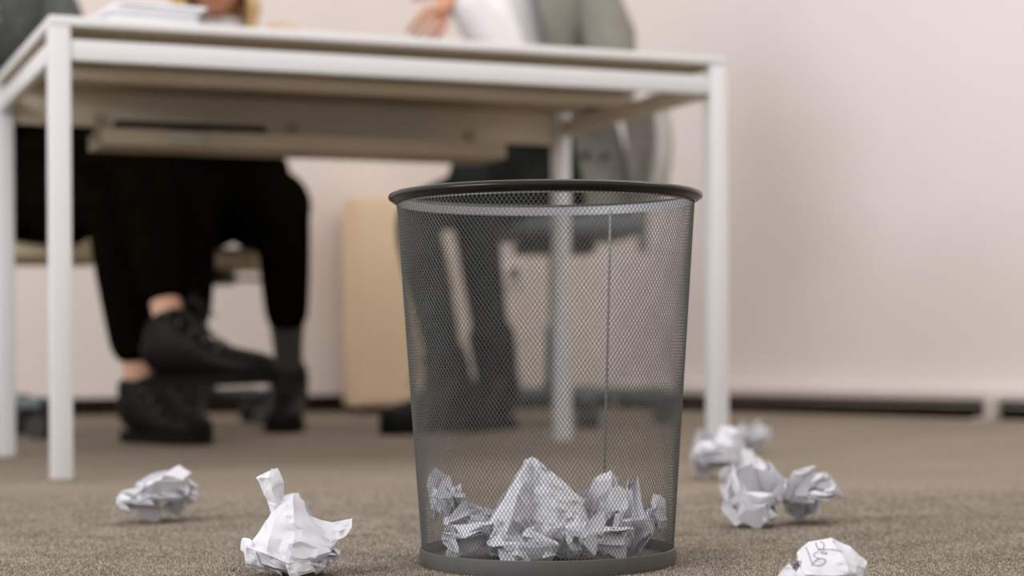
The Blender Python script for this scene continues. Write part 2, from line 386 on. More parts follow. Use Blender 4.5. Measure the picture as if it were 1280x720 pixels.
# ------------------------------------------------------------------ office chairs
def office_chair(loc, rz, label, seat_m, back_m, seat_z=0.45, spin=0.0, back=(0.30, 0.9), name='office_chair', base=0.285, seat_off=0.0, wide=1.0, base_m=None):
    """faces local -Y; backrest on +Y"""
    root = empty(name, loc, rz, label, 'chair', None)
    base_m = base_m or M['chairgrey']
    bm = bmesh.new(); box(bm, (0, -seat_off, seat_z), (0.44 * wide, 0.42, 0.05), bevel=0.02); obj('seat', bm, seat_m, root, True)
    bm = bmesh.new(); tube(bm, [(0, 0, 0.10), (0, 0, 0.26)], 0.026, 16); tube(bm, [(0, 0, 0.26), (0, 0, seat_z - 0.02)], 0.015, 16)
    obj('gas_column', bm, base_m, root, True)
    bm = bmesh.new(); box(bm, (0, 0, seat_z - 0.045), (0.16, 0.2, 0.04), bevel=0.008); mech = obj('mechanism', bm, M['caster'], root, True)
    bm = bmesh.new(); tube(bm, [(0.06, 0.0, seat_z - 0.05), (0.2, 0.0, seat_z - 0.055)], 0.006, 8)
    bmesh.ops.create_uvsphere(bm, u_segments=12, v_segments=8, radius=0.018, matrix=Matrix.Translation((0.21, 0, seat_z - 0.055)))
    obj('height_lever', bm, M['caster'], root, True)
    bm = bmesh.new(); tube(bm, [(0, 0, 0.07), (0, 0, 0.115)], [0.045, 0.035], 16); obj('hub', bm, base_m, root, True)
    for k in range(5):
        a = spin + k * 2 * PI / 5; d = Vector((math.cos(a), math.sin(a), 0))
        bm = bmesh.new(); R3 = Matrix.Rotation(a, 3, 'Z')
        box(bm, d * (base * .54) + Vector((0, 0, 0.085)), (base, 0.04, 0.028), R3, bevel=0.006)
        obj('base_arm', bm, base_m, root, True)
        bm = bmesh.new(); side = Vector((-d.y, d.x, 0)); c = d * base
        for s in (-1, 1):
            tube(bm, [c + side * s * 0.006 + Vector((0, 0, 0.028)), c + side * s * 0.022 + Vector((0, 0, 0.028))], 0.028, 18)
        tube(bm, [c + Vector((0, 0, 0.03)), c + Vector((0, 0, 0.075))], 0.006, 8)
        obj('caster', bm, M['caster'], root, True)
    z0, z1 = back
    bm = bmesh.new(); box(bm, (0, 0.24 - seat_off, (seat_z + z0) / 2 + 0.04), (0.05, 0.018, z0 - seat_z + 0.2), bevel=0.004); obj('back_bracket', bm, M['chairlight'], root, True)
    bm = bmesh.new()
    # curved back shell
    n = 12; rows = 8; g = []
    for t_ in (0, 0.03):
        gg = []
        for j in range(rows + 1):
            row = []
            for i in range(n + 1):
                u = i / n * 2 - 1; vv = j / rows
                x = u * 0.215 * wide * (1 - 0.12 * abs(2 * vv - 1) ** 3); y = 0.265 - seat_off + t_ - 0.05 * u * u + 0.02 * math.sin(vv * PI)
                row.append(bm.verts.new((x, y, z0 + (z1 - z0) * vv)))
            gg.append(row)
        g.append(gg)
    for gg in g:
        for j in range(rows):
            for i in range(n): bm.faces.new((gg[j][i], gg[j][i + 1], gg[j + 1][i + 1], gg[j + 1][i]))
    A, B = g
    for i in range(n):
        bm.faces.new((A[0][i], A[0][i + 1], B[0][i + 1], B[0][i])); bm.faces.new((A[rows][i], A[rows][i + 1], B[rows][i + 1], B[rows][i]))
    for j in range(rows):
        bm.faces.new((A[j][0], A[j + 1][0], B[j + 1][0], B[j][0])); bm.faces.new((A[j][n], A[j + 1][n], B[j + 1][n], B[j][n]))
    obj('backrest', bm, back_m, root, True)
    return root
office_chair((-1.38, 4.32, 0), PI / 2 + 0.35, 'cream-seated office chair at the far left with a blue grey star base', M['cream'], M['chairgrey'], 0.445, spin=-PI / 2 - 0.35 - 0.25, back=(0.60, 0.95), seat_off=0.20)
office_chair((-0.85, 5.00, 0), 0.0, 'office chair of the blond person, mostly hidden behind black trousers', M['cream'], M['black'], 0.45, spin=-PI / 2, back=(0.62, 0.86), base=0.19, wide=0.80, base_m=M['caster'])
ch3 = office_chair((0.115, 4.86, 0), -PI / 2 + 0.12, 'grey office chair with a star base behind the wire bin', M['chairgrey'], M['chairlight'], 0.52, spin=PI / 2 - 0.17, back=(0.60, 0.88))

# ------------------------------------------------------------------ cabinet
cabp = at(512, 515, 5.72)
cab = empty('filing_cabinet', (-0.405, 5.842, 0), 0.254, 'cream low cabinet against the wall, left edge of the bin', 'cabinet')
bm = bmesh.new(); box(bm, (0, 0, 0.355), (0.24, 0.22, 0.66), bevel=0.004); obj('carcass', bm, M['cabinet'], cab, True)
bm = bmesh.new(); box(bm, (0, 0, 0.013), (0.21, 0.19, 0.024)); obj('plinth', bm, M['skirting'], cab)
bm = bmesh.new(); box(bm, (0, -0.119, 0.355), (0.228, 0.016, 0.63), bevel=0.002); dco = obj('door', bm, M['cabinet'], cab, True)
bm = bmesh.new(); tube(bm, [(0.09, -0.127, 0.45), (0.09, -0.148, 0.455), (0.09, -0.148, 0.545), (0.09, -0.127, 0.55)], 0.005, 8)
obj('handle', bm, M['metal'], dco, True)

# ------------------------------------------------------------------ people
def finger_chain(V, E, key, base, d, bend_axis, lens, r, curl):
    """own short skinned chain rooted inside the palm"""
    p = Vector(base); d = Vector(d).normalized(); ks = []
    for j in range(len(lens) + 1):
        k_ = f'{key}{j}'; V[k_] = (p.copy(), r * (1 - 0.09 * j)); ks.append(k_)
        if j < len(lens):
            p = p + d * lens[j]; d = Matrix.Rotation(curl, 3, bend_axis) @ d
    E.append(ks); return ks[0]

def hand(V, E, wrist, fwd, nrm, side, key, curl=0.35, thumb=1):
    """palm + five fingers. fwd: along the hand; nrm: back of the hand; thumb on +side*thumb"""
    fwd = Vector(fwd).normalized(); nrm = (Vector(nrm) - fwd * Vector(nrm).dot(fwd)).normalized(); sd = fwd.cross(nrm).normalized() * thumb
    w = Vector(wrist); roots = []
    V[key + 'palm1'] = (w + fwd * 0.035, (0.030, 0.025)); V[key + 'palm2'] = (w + fwd * 0.085, (0.037, 0.028))
    ax = fwd.cross(nrm).normalized()
    for i, (o, L) in enumerate(((0.028, 0.92), (0.010, 1.0), (-0.010, 0.95), (-0.027, 0.75))):
        b = w + fwd * 0.070 + sd * o
        roots.append(finger_chain(V, E, f'{key}f{i}', b, fwd + sd * o * 2.2, ax, [0.024, 0.036 * L, 0.024 * L, 0.019 * L], 0.0092, -curl - 0.05 * i))
    b = w + fwd * 0.022 + sd * 0.022
    roots.append(finger_chain(V, E, f'{key}t', b, fwd * 0.75 + sd * 0.65 - nrm * 0.1, ax, [0.030, 0.030, 0.024], 0.0105, -curl * 0.5))
    return [key + 'palm1', key + 'palm2'], roots

def head(body_root, c, fwd, up, skin_m, hair_m, s=1.0, long_hair=False):
    """sculpted head with face; returns the hair object. c = head centre"""
    fwd = Vector(fwd).normalized(); up = (Vector(up) - fwd * Vector(up).dot(fwd)).normalized(); rt = fwd.cross(up)
    R = Matrix((rt, fwd, up)).transposed().to_4x4(); T = Matrix.Translation(c) @ R
    bm = bmesh.new(); bmesh.ops.create_uvsphere(bm, u_segments=40, v_segments=28, radius=1.0)
    for v in bm.verts:
        x, y, z = v.co
        X, Y, Z = x * 0.076, y * 0.098, z * 0.118
        if z < 0:
            t = -z; X *= 1 - 0.33 * t * t; Y = Y * (1 - 0.22 * t * t) + 0.016 * t * (1 if y > 0 else 0.2)
        if y > 0:   # face plane, brow, sockets
            Y *= 0.94
            for sx in (-1, 1):
                d2 = ((X - sx * 0.031) / 0.018) ** 2 + ((Z - 0.002) / 0.013) ** 2; Y -= 0.010 * math.exp(-d2)
            d2 = (X / 0.030) ** 2 + ((Z + 0.098) / 0.018) ** 2; Y += 0.010 * math.exp(-d2)         # chin
            d2 = (X / 0.010) ** 2; zz = (Z + 0.03) / 0.026; Y += 0.017 * math.exp(-d2) * math.exp(-(zz * zz)) # nose
            d2 = (X / 0.022) ** 2 + ((Z + 0.064) / 0.009) ** 2; Y += 0.004 * math.exp(-d2)
        v.co = (X, Y, Z)
    for sx in (-1, 1):   # ears
        m4 = Matrix.Translation((sx * 0.076, -0.006, -0.008)) @ Matrix.Diagonal((0.009, 0.018, 0.030, 1))
        bmesh.ops.create_uvsphere(bm, u_segments=12, v_segments=10, radius=1, matrix=m4)
    for v in bm.verts: v.co = v.co * s
    bmesh.ops.transform(bm, matrix=T, verts=bm.verts[:]); hd = obj('head', bm, skin_m, body_root, True, 80)
    for sx in (-1, 1):
        bm = bmesh.new(); bmesh.ops.create_uvsphere(bm, u_segments=14, v_segments=10, radius=0.0120, matrix=T @ Matrix.Translation((sx * 0.031 * s, 0.0705 * s, 0.002 * s)))
        obj('eye', bm, M['eye'], hd, True)
        bm = bmesh.new(); bmesh.ops.create_uvsphere(bm, u_segments=12, v_segments=8, radius=0.0065, matrix=T @ Matrix.Translation((sx * 0.031 * s, 0.0775 * s, 0.002 * s)))
        obj('iris', bm, M['iris'], hd, True)
    bm = bmesh.new(); bmesh.ops.create_uvsphere(bm, u_segments=16, v_segments=8, radius=1, matrix=T @ Matrix.Translation((0, 0.0905 * s, -0.064 * s)) @ Matrix.Diagonal((0.022, 0.006, 0.0065, 1)))
    obj('mouth', bm, M['lips'], hd, True)
    # hair cap + locks
    bm = bmesh.new(); bmesh.ops.create_uvsphere(bm, u_segments=32, v_segments=24, radius=1.0)
    dele = [v for v in bm.verts if (v.co.y > 0.35 and v.co.z < 0.45) or v.co.z < -0.55]
    bmesh.ops.delete(bm, geom=dele, context='VERTS')
    for v in bm.verts:
        n_ = noise.noise(v.co * 4) * 0.006
        v.co = Vector((v.co.x * 0.085, v.co.y * 0.107 - 0.004, v.co.z * 0.126 + 0.004)) * (s + n_ * 6)
    if long_hair:
        r = random.Random(3)
        for k_ in range(60):
            a = r.uniform(0.15 * PI, 0.85 * PI) * r.choice((-1, 1)) ; a2 = -PI / 2 + a
            # locks down the sides and the back
            x0, y0 = 0.080 * math.cos(a2), 0.09 * math.sin(a2)
            if y0 > 0.045: continue
            L = r.uniform(0.12, 0.19)
            pts = [(x0, y0, 0.03), (x0 * 1.12, y0 * 1.05 , -0.04), (x0 * (1.15 + r.uniform(-.1, .25)), y0 + r.uniform(0, 0.02), -0.09), (x0 * (1.05 + r.uniform(-.1, .3)), y0 + r.uniform(0.0, 0.03), -L)]
            tube(bm, pts, [0.012, 0.013, 0.010, 0.003], 6)
    bmesh.ops.transform(bm, matrix=T, verts=bm.verts[:])
    h = obj('hair', bm, hair_m, body_root, True, 80)
    return h

def foot_frame(ankle, toe, drop=0.098):
    up = Vector((0, 0, 1)); 
    for _ in range(6):
        f = (toe - (ankle - up * drop)).normalized(); up = (Vector((0, 0, 1)) - f * f.z).normalized()
    return up, f

def boot(root, ankle, toe, shaft_top, size=1.0, upper_m=None, sole_m=None, laces=True, nm='boot', drop=0.098):
    """lace-up boot: upper, sole, eyelets, lace. ankle = joint, toe = tip of the sole"""
    upper_m = upper_m or M['boot']; sole_m = sole_m or M['sole']
    ankle, toe, shaft_top = Vector(ankle), Vector(toe), Vector(shaft_top)
    up, heel_dir = foot_frame(ankle, toe, drop)
    side = heel_dir.cross(up).normalized()
    solep = lambda t, s_, h: ankle + heel_dir * (t - 0.055) * size + side * s_ * size + up * (h * size - drop)
    V = {'a': (shaft_top, 0.058 * size), 'b': (ankle + up * 0.03, 0.055 * size), 'c': (solep(0.055, 0, 0.058), (0.050 * size, 0.052 * size)),
         'h': (solep(0.0, 0, 0.034), 0.044 * size),
         'd': (solep(0.13, 0, 0.048), (0.048 * size, 0.043 * size)), 'e': (solep(0.19, 0, 0.034), (0.054 * size, 0.034 * size)), 'g': (solep(0.262, 0, 0.028), (0.044 * size, 0.030 * size))}
    u = skin(nm, V, [['a', 'b', 'c', 'd', 'e', 'g'], ['c', 'h']], upper_m, root, 2, ('c',))
    bm = bmesh.new()
    out = [(0.008, 0.0), (0.012, 0.022), (0.026, 0.034), (0.05, 0.036), (0.10, 0.032), (0.15, 0.040), (0.20, 0.046), (0.235, 0.038), (0.256, 0.018)]
    pts = out + [(0.262, 0)] + [(t, -s_) for t, s_ in out[::-1][:-1]]
    lo = [bm.verts.new(solep(t, s_, 0.0)) for t, s_ in pts]; hi = [bm.verts.new(solep(t, s_, 0.022)) for t, s_ in pts]
    bm.faces.new(lo); bm.faces.new(hi)
    for i in range(len(pts)): bm.faces.new((lo[i], lo[(i + 1) % len(pts)], hi[(i + 1) % len(pts)], hi[i]))
    obj('sole', bm, sole_m, u)
    if laces:
        bm = bmesh.new()
        for i in range(4):
            t = 0.165 - i * 0.024; h = 0.074 + i * 0.018
            tube(bm, [solep(t, -0.026, h - 0.008), solep(t - 0.01, 0, h + 0.012), solep(t - 0.02, 0.026, h)], 0.0022, 6)
        c0 = solep(0.08, 0.0, 0.155)
        tube(bm, [c0, c0 + heel_dir * 0.03 + up * 0.02 + side * 0.02, c0 + heel_dir * 0.055 - up * 0.02 + side * 0.04, c0 + heel_dir * 0.075 - up * 0.07 + side * 0.05], 0.0018, 6)
        tube(bm, [c0, c0 + heel_dir * 0.035 + up * 0.01 - side * 0.02, c0 + heel_dir * 0.06 - up * 0.03 - side * 0.03], 0.0018, 6)
        obj('lace', bm, M['lace'], u, True)
        bm = bmesh.new()
        for i in range(5):
            t = 0.165 - i * 0.024; h = 0.068 + i * 0.018
            for s_ in (-0.034, 0.034):
                bmesh.ops.create_uvsphere(bm, u_segments=8, v_segments=6, radius=0.0045, matrix=Matrix.Translation(solep(t - 0.01, s_, h)))
        tag(obj('eyelets', bm, M['metal'], u, True), kind='stuff')
    return u

def person(name_loc, J, skin_m, label, parts):
    """J: joints. Body is one continuous skinned surface, clothes are children"""
    root = empty('person', name_loc, 0, label, 'person')
    off = -Vector(name_loc)
    J = {k: Vector(v) + off for k, v in J.items()}
    V = {}; E = []
    def a(k, p, r): V[k] = (p, r)
    pel, bel, che, nb = J['pelvis'], lerp(J['pelvis'], J['chest'], .5), J['chest'], J['neck']
    a('pel', pel, (0.09, 0.075)); a('bel', bel, (0.085, 0.065)); a('che', che, (0.09, 0.07)); a('nb', nb, 0.060); a('nk', lerp(nb, J['head'], .45), 0.048); a('hd', lerp(nb, J['head'], .8), 0.055)
    E.append(['pel', 'bel', 'che', 'nb', 'nk', 'hd'])
    for s in 'LR':
        hip, kn, an = J['hip' + s], J['knee' + s], J['ankle' + s]
        a('hip' + s, hip, 0.066); a('th' + s, lerp(hip, kn, .5), 0.064); a('kn' + s, kn, 0.054); a('ca' + s, lerp(kn, an, .35), 0.050); a('sh' + s, lerp(kn, an, .75), 0.036); a('an' + s, an, 0.034)
        fu, ff = foot_frame(an, J['toe' + s])
        a('ft' + s, an + ff * 0.07 - fu * 0.045, 0.024); a('to' + s, an + ff * 0.13 - fu * 0.058, 0.016)
        E.append(['pel', 'hip' + s, 'th' + s, 'kn' + s, 'ca' + s, 'sh' + s, 'an' + s, 'ft' + s, 'to' + s])
        sh, el, wr = J['shoulder' + s], J['elbow' + s], J['wrist' + s]
        a('so' + s, sh, 0.042); a('ua' + s, lerp(sh, el, .5), 0.034); a('el' + s, el, 0.032); a('fa' + s, lerp(el, wr, .4), 0.030); a('wr' + s, wr, (0.026, 0.021))
        chain = ['che', 'so' + s, 'ua' + s, 'el' + s, 'fa' + s, 'wr' + s]
        fwd = J['fwd' + s] - off if False else parts['hand'][s][0]
        pal, roots = hand(V, E, wr, fwd, parts['hand'][s][1], None, 'h' + s, parts['hand'][s][2], parts['hand'][s][3])
        E.append(chain + pal)
        parts.setdefault('roots', []).extend(roots)
    bd = skin('body', V, E, skin_m, root, 2, ['pel'] + parts['roots'])
    hp = J['head']
    head(root, hp, parts['face'], parts.get('up', (0, 0, 1)), skin_m, parts['hair'], 1.0, parts.get('long_hair', False))
    # trousers
    tr_ = parts.get('tr_scale', 1.0); V2 = {'pel': (pel, (0.185, 0.150)), 'wa': (lerp(pel, che, .58), (0.18, 0.145))}; E2 = [['wa', 'pel']]
    for s in 'LR':
        hip, kn, an = J['hip' + s], J['knee' + s], J['ankle' + s]
        cuff = lerp(kn, an, parts.get('cuff', .86))
        V2.update({'hip' + s: (hip, 0.102), 'th' + s: (lerp(hip, kn, .5), 0.090 * tr_), 'kn' + s: (kn, 0.070 * tr_), 'ca' + s: (lerp(kn, an, .4), 0.062 * tr_), 'cu' + s: (cuff, 0.050 * tr_)})
        E2.append(['pel', 'hip' + s, 'th' + s, 'kn' + s, 'ca' + s, 'cu' + s])
    trs = skin('trousers', V2, E2, parts['trousers'], root, 2, ['pel'])
    bm = bmesh.new()      # fuller seat and waist of the trousers
    tube(bm, [pel - Vector((0, 0, .07)), pel - Vector((0, 0, .05)), pel, lerp(pel, che, .3), lerp(pel, che, .6)], [0.06, 0.125, 0.16, 0.150, 0.138], 24)
    for s in 'LR':
        hip, kn = J['hip' + s], J['knee' + s]
        tube(bm, [lerp(pel, hip, .2), lerp(hip, kn, .02), lerp(hip, kn, .25), lerp(hip, kn, .6), lerp(hip, kn, .8)], [0.09, 0.105, 0.103 , 0.09 * tr_, 0.05], 20)
    obj('trouser_seat', bm, parts['trousers'], trs, True, 80)
    ts = parts.get('top_scale', 1.0)
    # top
    V3 = {'lo': (lerp(pel, che, .48), (0.158 * ts, 0.122 * ts)), 'bel': (lerp(pel, che, .7), (0.150 * ts, 0.118 * ts)), 'che': (che, (0.165 * ts, 0.125 * ts)), 'nb': (lerp(che, nb, .85), (0.085, 0.080))}; E3 = [['lo', 'bel', 'che', 'nb']]
    for s in 'LR':
        sh, el, wr = J['shoulder' + s], J['elbow' + s], J['wrist' + s]
        V3.update({'so' + s: (sh, 0.072), 'ua' + s: (lerp(sh, el, .5), 0.060), 'el' + s: (el, 0.060), 'fa' + s: (lerp(el, wr, .5), 0.053), 'cu' + s: (lerp(el, wr, 1.0), 0.042)})
        E3.append(['che', 'so' + s, 'ua' + s, 'el' + s, 'fa' + s, 'cu' + s])
    top = skin(parts['top'][0], V3, E3, parts['top'][1], root, 2, ['che'])
    # boots
    for s in 'LR':
        an, toe, kn = J['ankle' + s], J['toe' + s], J['knee' + s]
        boot(root, an, toe, lerp(an, kn, parts.get('shaft', .22)), parts.get('boot_size', 1.0), M['boot'], parts.get('sole', M['sole']), True, 'boot')
        if parts.get('sock'):
            bm = bmesh.new(); tube(bm, [lerp(an, kn, .12), lerp(an, kn, .25), lerp(an, kn, .42)], [0.035, 0.038, 0.047], 16)
            obj('sock', bm, M['sock'], root, True)
    return root, J

# person at the left: charcoal sweater, black trousers, legs crossed
loc1 = (-1.2, 4.3, 0)
J1 = dict(pelvis=(-1.27, 4.32, 0.575), chest=(-1.20, 4.20, 0.93), neck=(-1.16, 4.14, 1.12), head=(-1.13, 4.09, 1.255),
          hipR=(-1.18, 4.24, 0.565), kneeR=(-0.87, 4.02, 0.53), ankleR=(-0.830, 4.08, 0.10), toeR=(-0.69, 3.95, 0.002),
          hipL=(-1.21, 4.40, 0.63), kneeL=(-0.82, 3.98, 0.65), ankleL=(-0.715, 3.84, 0.225), toeL=(-0.515, 3.80, 0.135),
          shoulderR=(-1.22, 4.02, 1.06), elbowR=(-1.34, 3.92, 0.85), wristR=(-1.235, 3.88, 0.885),
          shoulderL=(-1.08, 4.30, 1.05), elbowL=(-0.99, 4.10, 0.84), wristL=(-0.95, 3.84, 0.80))
r1, _ = person(loc1, J1, M['skin2'], 'person in charcoal knit sweater with crossed legs at the left end of the desk',
       dict(hand={'R': (Vector((0.9, -0.1, 0.35)), Vector((0.1, -1, 0.1)), 0.5, -1), 'L': (Vector((0.2, -1, -0.05)), Vector((0, -0.1, 1)), 0.08, 1)},
            face=(0.5, -0.85, -0.25), hair=M['brown'], trousers=M['black'], top=('sweater', M['sweater']), tr_scale=1.12, cuff=0.84, shaft=0.13, top_scale=1.2, boot_size=1.12))
# person behind the desk: blond hair, beige top, black trousers
loc2 = (-0.78, 4.9, 0)
J2 = dict(pelvis=(-0.76, 5.00, 0.60), chest=(-0.76, 4.90, 0.91), neck=(-0.757, 4.80, 1.075), head=(-0.757, 4.69, 1.18),
          hipR=(-0.84, 4.90, 0.565), kneeR=(-0.78, 4.42, 0.575), ankleR=(-0.785, 4.42, 0.10), toeR=(-0.765, 4.2, 0.002),
          hipL=(-0.67, 4.90, 0.565), kneeL=(-0.560, 4.45, 0.575), ankleL=(-0.570, 4.66, 0.10), toeL=(-0.565, 4.44, 0.002),
          shoulderR=(-0.90, 4.84, 1.035), elbowR=(-0.92, 4.40, 0.83), wristR=(-0.82, 3.98, 0.795),
          shoulderL=(-0.600, 4.84, 1.035), elbowL=(-0.58, 4.40, 0.83), wristL=(-0.66, 4.02, 0.795))
r2, _ = person(loc2, J2, M['skin'], 'blond person in a beige top and black trousers behind the middle of the desk',
       dict(hand={'R': (Vector((0.25, -1, -0.05)), Vector((0, 0, 1)), 0.08, -1), 'L': (Vector((-0.2, -1, -0.05)), Vector((0, 0, 1)), 0.08, 1)},
            face=(0.02, -0.9, -0.15), hair=M['blond'], long_hair=True, trousers=M['black'], top=('knit_top', M['beige']), tr_scale=1.08, cuff=0.68, shaft=0.17, sock=True, boot_size=1.05))
# white collar
bm = bmesh.new(); lathe(bm, [(0.082, 0), (0.074, 0.03), (0.068, 0.035), (0.066, 0.0)], 24, (0.02, -0.125, 1.035), True)
obj('collar', bm, M['shirt'], r2, True)
# person at the right: white shirt, grey blazer over the shoulders
loc3 = (0.13, 4.8, 0)
J3 = dict(pelvis=(0.13, 4.86, 0.63), chest=(0.00, 4.76, 0.96), neck=(-0.01, 4.70, 1.15), head=(-0.05, 4.65, 1.285),
          hipR=(0.08, 4.78, 0.65), kneeR=(-0.235, 4.40, 0.53), ankleR=(-0.150, 4.50, 0.10), toeR=(-0.28, 4.35, 0.002),
          hipL=(0.06, 4.84, 0.66), kneeL=(-0.105, 4.46, 0.645), ankleL=(-0.035, 4.62, 0.10), toeL=(-0.13, 4.43, 0.002),
          shoulderR=(-0.06, 4.62, 1.10), elbowR=(0.0, 4.42, 0.87), wristR=(-0.125, 4.35, 1.06),
          shoulderL=(0.16, 4.80, 1.09), elbowL=(0.12, 4.62, 0.86), wristL=(0.02, 4.30, 0.815))
r3, J3r = person(loc3, J3, M['skin'], 'person in white shirt and grey blazer at the right end of the desk',
       dict(hand={'R': (Vector((-0.60, -0.1, -0.75)), Vector((0.1, -1, 0.05)), 0.42, 1), 'L': (Vector((-0.3, -0.9, 0)), Vector((0, 0, 1)), 0.12, 1)},
            face=(-0.7, -0.7, -0.2), hair=M['brown'], trousers=M['darkgrey'], top=('shirt', M['shirt']), tr_scale=0.92, cuff=0.84, shaft=0.34, boot_size=1.15))
def blazer():
    """open blazer hanging from the shoulders down behind the seat: lofted shell"""
    bm = bmesh.new(); cx0, cy0 = 0.175, 4.8
    # sections: z, centre, half widths; open towards the left-front
    secs = [(0.50, 0.245, 4.88, 0.13, 0.16), (0.62, 0.235, 4.87, 0.135, 0.165), (0.75, 0.205, 4.85, 0.14, 0.17), (0.90, 0.165, 4.82, 0.135, 0.175), (1.02, 0.13, 4.79, 0.135, 0.18), (1.12, 0.11, 4.77, 0.13, 0.165), (1.19, 0.08, 4.75, 0.075, 0.08)]
    n = 26; inner = []; outer = []
    for off, store in ((0, outer), (-0.012, inner)):
        for z, x, y, a_, b_ in secs:
            row = []
            for i in range(n + 1):
                th = -0.50 * PI + (i / n) * 1.12 * PI          # from front, round the right side, to the back
                rr = 1 + 0.05 * math.sin(7 * th + z * 6) * (1.2 - z)
                row.append(bm.verts.new((x - cx0 + (a_ + off) * rr * math.cos(th), y - cy0 + (b_ + off) * rr * math.sin(th), z + 0.03 * math.cos(th) * (1 if z < .6 else 0))))
            store.append(row)
    for S in (outer, inner):
        for A, B in zip(S, S[1:]):
            for i in range(n): bm.faces.new((A[i], A[i + 1], B[i + 1], B[i]))
    for i in range(n):
        bm.faces.new((outer[0][i], outer[0][i + 1], inner[0][i + 1], inner[0][i])); bm.faces.new((outer[-1][i], outer[-1][i + 1], inner[-1][i + 1], inner[-1][i]))
    for A, B, a_, b_ in zip(outer, outer[1:], inner, inner[1:]):
        for i in (0, n): bm.faces.new((A[i], B[i], b_[i], a_[i]))
    o = obj('blazer', bm, M['blazer'], r3, True, 70)
    # sleeve hanging on the right-hand side
    bm = bmesh.new(); tube(bm, [(0.09, -0.05, 1.12), (0.12, -0.16, 1.0), (0.13, -0.20, 0.86), (0.10, -0.22, 0.80)], [0.065, 0.07, 0.062, 0.052], 16)
    obj('sleeve', bm, M['blazer'], o, True)
    for x, z in ((0.062, 0.70), (0.112, 0.695)):
        bm = bmesh.new(); tube(bm, [(x, -0.115, z), (x, -0.122, z)], 0.011, 14)
        obj('button', bm, M['caster'], o, True)
blazer()

# green cloth hanging behind the desk
gp = at(505, 216, 5.0)
# ------------------------------------------------------------------ wastebasket
BX, BY, RT, RB, HB = 0.0331, 1.758, 0.1435, 0.1212, 0.357
binr = empty('wastebasket', (BX, BY, 0), 0, 'tall round grey wire mesh wastebasket holding crumpled paper', 'bin')
Z0, Z1 = 0.0145, 0.350
def rad(z): return RB + (RT - RB) * (z - Z0) / (Z1 - Z0)
def mesh_wall():
    N, K = 204, 114
    dz = (Z1 - Z0) / K
    wd, dp, tilt = 0.00017, 0.00034, 0.5
    i = np.arange(N); quadsP = []; quadsQ = []
    for k in range(K):
        off0 = 0.5 * (k % 2); off1 = 0.5 * ((k + 1) % 2)
        th0 = (i + off0) * 2 * PI / N
        z0 = Z0 + k * dz; z1 = z0 + dz; r0 = rad(z0); r1 = rad(z1)
        for sgn in (0.5, -0.5):
            th1 = th0 + sgn * 2 * PI / N
            quadsP.append(np.stack([r0 * np.cos(th0), r0 * np.sin(th0), np.full(N, z0)], 1))
            quadsQ.append(np.stack([r1 * np.cos(th1), r1 * np.sin(th1), np.full(N, z1)], 1))
    P = np.concatenate(quadsP); Q = np.concatenate(quadsQ)
    t = Q - P; t /= np.linalg.norm(t, axis=1)[:, None]
    mid = (P + Q) / 2; nrm = mid.copy(); nrm[:, 2] = 0; nrm /= np.linalg.norm(nrm, axis=1)[:, None]
    nrm = nrm - t * (nrm * t).sum(1)[:, None]; nrm /= np.linalg.norm(nrm, axis=1)[:, None]
    s = np.cross(t, nrm)
    s *= np.sign(s[:, 2:3])          # side vector always has an upward component
    a = s * math.cos(tilt) + nrm * math.sin(tilt); b = -s * math.sin(tilt) + nrm * math.cos(tilt)
    ext = 0.0002
    P = P - t * ext; Q = Q + t * ext
    cs = [a * wd + b * dp * .5, -a * wd + b * dp * .5, -a * wd - b * dp * .5, a * wd - b * dp * .5]
    verts = np.stack([P + c for c in cs] + [Q + c for c in cs], 1).reshape(-1, 3)
    n = len(P); base = (np.arange(n) * 8)[:, None, None]
    f = np.array([[0, 1, 5, 4], [1, 2, 6, 5], [2, 3, 7, 6], [3, 0, 4, 7]])[None]
    faces = (base + f).reshape(-1, 4)
    me = bpy.data.meshes.new('mesh_wall')
    me.vertices.add(len(verts)); me.vertices.foreach_set('co', verts.astype(np.float32).ravel())
    me.loops.add(faces.size); me.loops.foreach_set('vertex_index', faces.astype(np.int32).ravel())
    me.polygons.add(len(faces)); me.polygons.foreach_set('loop_start', (np.arange(len(faces)) * 4).astype(np.int32))
    me.polygons.foreach_set('loop_total', np.full(len(faces), 4, np.int32))
    me.update(calc_edges=True); me.validate()
    return tag(link('mesh_wall', me, M['mesh'], binr), kind='stuff')
mesh_wall()
# rim: band inside, lip rolled outwards
bm = bmesh.new()
lathe(bm, [(0.1430, 0.3475), (0.1427, 0.3545), (0.1440, 0.3568), (0.1470, 0.3574), (0.1502, 0.3560), (0.1515, 0.3534), (0.1506, 0.3508), (0.1482, 0.3500), (0.1468, 0.3482), (0.1452, 0.3474)], 160, closed=True)
obj('rim', bm, M['binrim'], binr, True, 60)
bm = bmesh.new()
lathe(bm, [(0.1425, 0.3460), (0.1422, 0.3545), (0.1426, 0.3545), (0.1429, 0.3460)], 160, closed=True)
obj('inner_band', bm, M['binband'], binr, True, 60)
bm = bmesh.new()
lathe(bm, [(0.1195, 0.014), (0.1222, 0.0165), (0.1236, 0.0160), (0.1238, 0.0040), (0.1225, 0.0010), (0.1190, 0.0002), (0.1180, 0.0010), (0.1190, 0.0040)], 160, closed=True)
obj('base_ring', bm, M['bin'], binr, True, 50)
bm = bmesh.new()
r_ = lathe(bm, [(0.1192, 0.0050), (0.1192, 0.0068)], 96); bm.faces.new(r_[0]); bm.faces.new(r_[1])
obj('bottom_disc', bm, M['bin'], binr)
